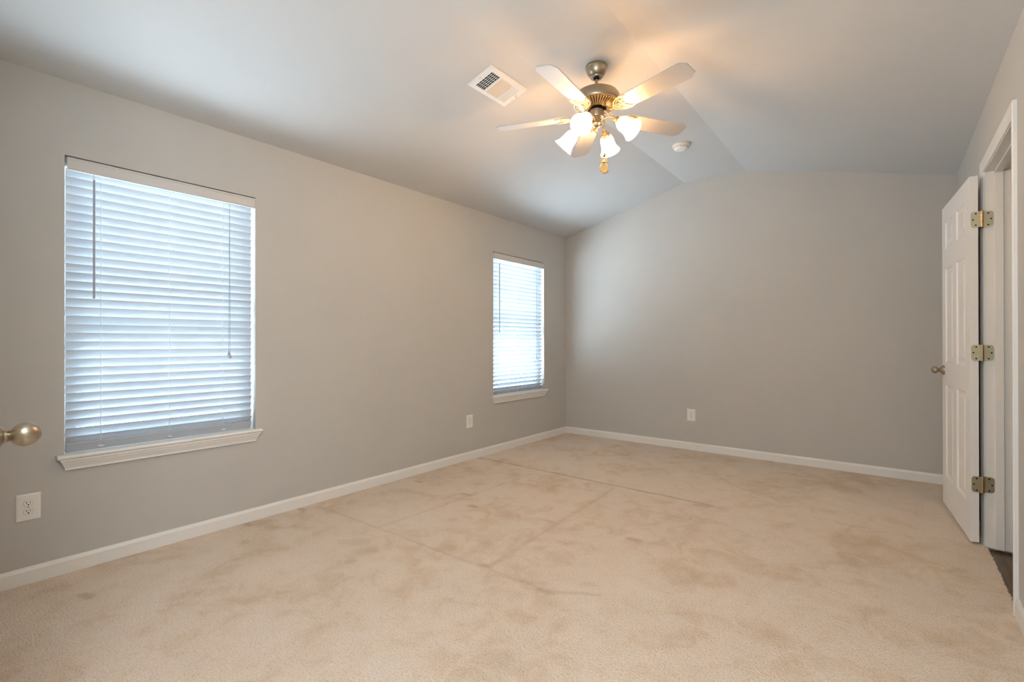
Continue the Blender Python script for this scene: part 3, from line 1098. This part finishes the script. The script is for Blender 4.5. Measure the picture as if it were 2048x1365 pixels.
# blades and their scroll brackets: local x outward, pitched about x
A0 = 58
ZBL = 2.553
PITB = R(-12)
def blade_bm():
    b = bm_new()
    pr = [(0.190, -0.030), (0.200, -0.050), (0.216, -0.055), (0.400, -0.060), (0.610, -0.0665), (0.6455, -0.040), (0.6455, 0.040), (0.610, 0.0665),
          (0.400, 0.060), (0.216, 0.055), (0.200, 0.050), (0.190, 0.030)]
    prism(b, pr, 'z', -0.003, 0.003)
    return b
def iron_bm():
    b = bm_new()
    z = -0.0065
    for s in (1, -1):
        tube(b, [(0.136, 0, z), (0.150, 0.018 * s, z), (0.170, 0.038 * s, z), (0.200, 0.052 * s, z), (0.232, 0.056 * s, z), (0.258, 0.050 * s, z - .001)],
             lambda t: 0.0058 - 0.0028 * t, 8, None, 6, 0.7)
        tube(b, [(0.258, 0.050 * s, z - .001), (0.240, 0.047 * s, z), (0.226, 0.038 * s, z), (0.224, 0.026 * s, z), (0.214, 0.022 * s, z), (0.208, 0.012 * s, z), (0.218, 0.0, z)],
             0.0034, 8, None, 5, 0.7)
        tube(b, [(0.150, 0.006 * s, z), (0.172, 0.022 * s, z), (0.190, 0.036 * s, z), (0.205, 0.038 * s, z), (0.210, 0.030 * s, z), (0.200, 0.024 * s, z), (0.192, 0.028 * s, z)],
             0.0032, 8, None, 5, 0.7)
        tube(b, [(0.150, 0.004 * s, z), (0.172, 0.012 * s, z), (0.190, 0.010 * s, z), (0.196, 0.002 * s, z)], 0.0030, 8, None, 5, 0.7)
    tube(b, [(0.140, 0, z), (0.218, 0, z)], 0.0032, 8, None, 0, 0.7)
    for p in ((0.215, 0.030), (0.215, -0.030), (0.165, 0.0)):
        ball(b, (p[0], p[1], z - 0.003), 0.0045, None, 0.6)
    return b
def arm_bm():
    b = bm_new()
    tube(b, [(0.052, 0, zf(2.594) - zf(ZBL)), (0.068, 0, 0.036), (0.084, 0, 0.022), (0.100, 0, 0.004), (0.116, 0, -0.007), (0.140, 0, -0.0075)],
         lambda t: 0.0088 - 0.002 * t, 12, None, 6, 0.6)
    return b
bme = blade_bm()
first = {}
for k in range(5):
    ca = R(A0 + 72 * k)
    mz = Matrix.Translation((0, 0, zf(ZBL))) @ Matrix.Rotation(ca, 4, 'Z')
    if k == 0:
        br = obj('blade_bracket', iron_bm(), M['iron'], fan, smooth=True, angle=60)
        bl = obj('blade', bme, M['blade'], fan)
        ar = obj('bracket_arm', arm_bm(), M['iron'], br, smooth=True, angle=60)
        first = dict(br=br, bl=bl, ar=ar)
    else:
        br, bl, ar = (first[q].copy() for q in ('br', 'bl', 'ar'))
        for q in (br, bl, ar):
            C.objects.link(q)
        br.parent = fan
        bl.parent = fan
        ar.parent = br
    pm = mz @ Matrix.Rotation(PITB, 4, 'X')
    br.matrix_local = pm
    bl.matrix_local = pm
    ar.matrix_local = Matrix.Rotation(-PITB, 4, 'X')

# light kit: arm, socket, bell shade, bulb
AZ0, TIL = 6, 42
def shade_bm():
    b = bm_new()
    outer = [(0.0265, 0.0), (0.0320, 0.006), (0.0390, 0.018), (0.0430, 0.034), (0.0440, 0.052), (0.0455, 0.070), (0.0500, 0.088), (0.0575, 0.104), (0.0650, 0.115)]
    inner = [(r - 0.0028, z + 0.0006) for r, z in outer[::-1]]
    lathe(b, outer + [(0.0645, 0.1165)] + inner + [(0.0, 0.003)], 48, None, cap=False)
    return b
first = {}
for k in range(4):
    az = R(AZ0 + 90 * k)
    mz = Matrix.Rotation(az, 4, 'Z')
    d = Vector((math.cos(R(TIL)), 0, -math.sin(R(TIL))))
    neck = Vector((0.146, 0, zf(2.482)))
    ms = Matrix.Translation(neck) @ Matrix.Rotation(PI / 2 + R(TIL), 4, 'Y')
    if k == 0:
        b = bm_new()
        sck = neck - d * 0.026
        tube(b, [(0.026, 0, zf(2.512)), (0.050, 0, zf(2.523)), (0.082, 0, zf(2.526)), (0.108, 0, zf(2.516)), tuple(sck)], 0.0046, 10, None, 6)
        ar = obj('light_arm', b, M['iron'], fan, smooth=True, angle=60)
        b = bm_new()
        lathe(b, [(0, -0.028), (0.013, -0.028), (0.017, -0.024), (0.018, -0.012), (0.026, -0.008), (0.0300, 0.000), (0.0300, 0.007), (0.0285, 0.009), (0.0, 0.009)], 32)
        so = obj('socket', b, M['iron'], fan, smooth=True)
        ts = []
        for q in range(3):
            b = bm_new()
            a = 2 * PI * q / 3
            tube(b, [(0.029 * math.cos(a), 0.029 * math.sin(a), 0.004), (0.036 * math.cos(a), 0.036 * math.sin(a), 0.004)], 0.0022, 8)
            ts.append(obj('thumb_screw', b, M['antique'], so))
        sd_ = obj('lamp_shade', shade_bm(), M['shade'], fan, smooth=True, angle=60)
        b = bm_new()
        lathe(b, [(0, 0.008), (0.013, 0.010), (0.014, 0.030), (0.022, 0.044), (0.0275, 0.058), (0.0275, 0.070), (0.021, 0.084), (0.010, 0.091), (0, 0.092)], 28)
        bu = obj('bulb', b, M['bulb'], sd_, smooth=True, angle=60)
        first = dict(ar=ar, so=so, ts=ts, sd=sd_, bu=bu)
    else:
        ar, so, sd_, bu = (first[q].copy() for q in ('ar', 'so', 'sd', 'bu'))
        ts = [q.copy() for q in first['ts']]
        for q in [ar, so, sd_, bu] + ts:
            C.objects.link(q)
        ar.parent = fan
        so.parent = fan
        sd_.parent = fan
        for q in ts:
            q.parent = so
        bu.parent = sd_
    ar.matrix_local = mz
    so.matrix_local = mz @ ms
    sd_.matrix_local = mz @ ms

# pull chains
ca, sa = math.cos(R(YAW)), math.sin(R(YAW))
def chain(off, z0, z1):
    b = bm_new()
    x, y = off
    tube(b, [(x * 0.8, y * 0.8, zf(z0)), (x, y, zf(z0 - 0.004)), (x, y, zf(z1))], 0.0011, 6)
    z = z0 - 0.006
    while z > z1:
        ball(b, (x, y, zf(z)), 0.0017)
        z -= 0.012
    lathe(b, [(0, 0.006), (0.005, 0.006), (0.005, -0.006), (0, -0.006)], 12, Matrix.Translation((x * 0.93, y * 0.93, zf(z0))))
    return obj('pull_chain', b, M['hinge'], fan, smooth=True)
c1 = chain((0.052 * ca, 0.052 * sa), 2.545, 2.322)
b = bm_new()
lathe(b, [(0, 0.012), (0.002, 0.012), (0.005, 0.0), (0.0055, -0.006), (0.003, -0.011), (0, -0.012)], 16, Matrix.Translation((0.052 * ca, 0.052 * sa, zf(2.313))))
obj('wood_drop', b, M['wood_drop'], c1, smooth=True)
fx_, fy_ = 0.044 * ca - 0.012 * sa * -1, 0.044 * sa - 0.012 * ca
c2 = chain((fx_, fy_), 2.510, 2.300)
b = bm_new()
ball(b, (fx_, fy_, zf(2.296)), 0.0065)
obj('bead', b, M['dark'], c2, smooth=True)
b = bm_new()
for q in range(4):
    z = zf(2.286 - 0.009 * q)
    r = 0.010 + 0.004 * q
    pts = [(fx_ + r * math.cos(2 * PI * t / 20), fy_ + r * math.sin(2 * PI * t / 20), z - 0.007 * t / 20) for t in range(21)]
    tube(b, pts, 0.0018, 6)
lathe(b, [(0, 0.0), (0.004, 0), (0.012, -0.030), (0, -0.034)], 16, Matrix.Translation((fx_, fy_, zf(2.288))))
obj('wire_coil', b, M['iron'], c2, smooth=True)
b = bm_new()
mdisc = Matrix.Translation((fx_, fy_, zf(2.221))) @ Matrix.Rotation(R(YAW), 4, 'Z')
pts = []
for t in range(36):
    a = 2 * PI * t / 36
    pts.append((0.0245 * math.cos(a) * (1 - 0.12 * math.sin(a)), 0.031 * math.sin(a)))
prism(b, pts, 'y', -0.004, 0.004, mdisc)
obj('fob_disc', b, M['amber'], c2, bevel=0.002)
b = bm_new()
ring = [(mdisc @ Vector((p[0] * 1.03, 0, p[1] * 1.03))) for p in pts]
ring.append(ring[0])
tube(b, ring, 0.0024, 6)
obj('fob_rim', b, M['iron'], c2, smooth=True)

# ------------------------------------------------------------------ unseen globe added to fill the room, above and behind the camera
hl = empty('fill_pendant', (-0.35, -0.12, ceil_z(-0.35)))
tag(hl, 'white globe added out of view behind the camera as fill light', 'fill lamp')
zt = 1.86 - ceil_z(-0.35)
b = bm_new()
lathe(b, [(0, -0.018), (0.06, -0.018), (0.06, -0.030), (0.02, -0.045), (0, -0.045)], 32)
obj('canopy', b, M['nickel'], hl, smooth=True)
b = bm_new()
lathe(b, [(0, -0.03), (0.007, -0.03), (0.007, zt + 0.16), (0.03, zt + 0.155), (0.03, zt + 0.135), (0, zt + 0.135)], 24)
obj('stem', b, M['nickel'], hl, smooth=True)
b = bm_new()
ball(b, (0, 0, zt), 0.15)
obj('glass_globe', b, M['fill_globe'], hl, smooth=True)

# unseen warm lamp added in the passage to light the jamb
pl_ = empty('passage_fill_lamp', (XR + 0.95, 2.65, 2.44))
tag(pl_, 'small warm fill light added out of view beyond the right doorway', 'ceiling lamp')
b = bm_new()
lathe(b, [(0, 0), (0.14, 0), (0.14, -0.03), (0, -0.03)], 40)
obj('lamp_base', b, M['nickel'], pl_, smooth=True)
b = bm_new()
lathe(b, [(0, -0.03), (0.13, -0.03), (0.125, -0.06), (0.09, -0.085), (0.04, -0.097), (0, -0.10)], 40)
obj('glass_dome', b, lamp_mat('passage_fill_dome', (1.0, 0.68, 0.32), 8.0), pl_, smooth=True)
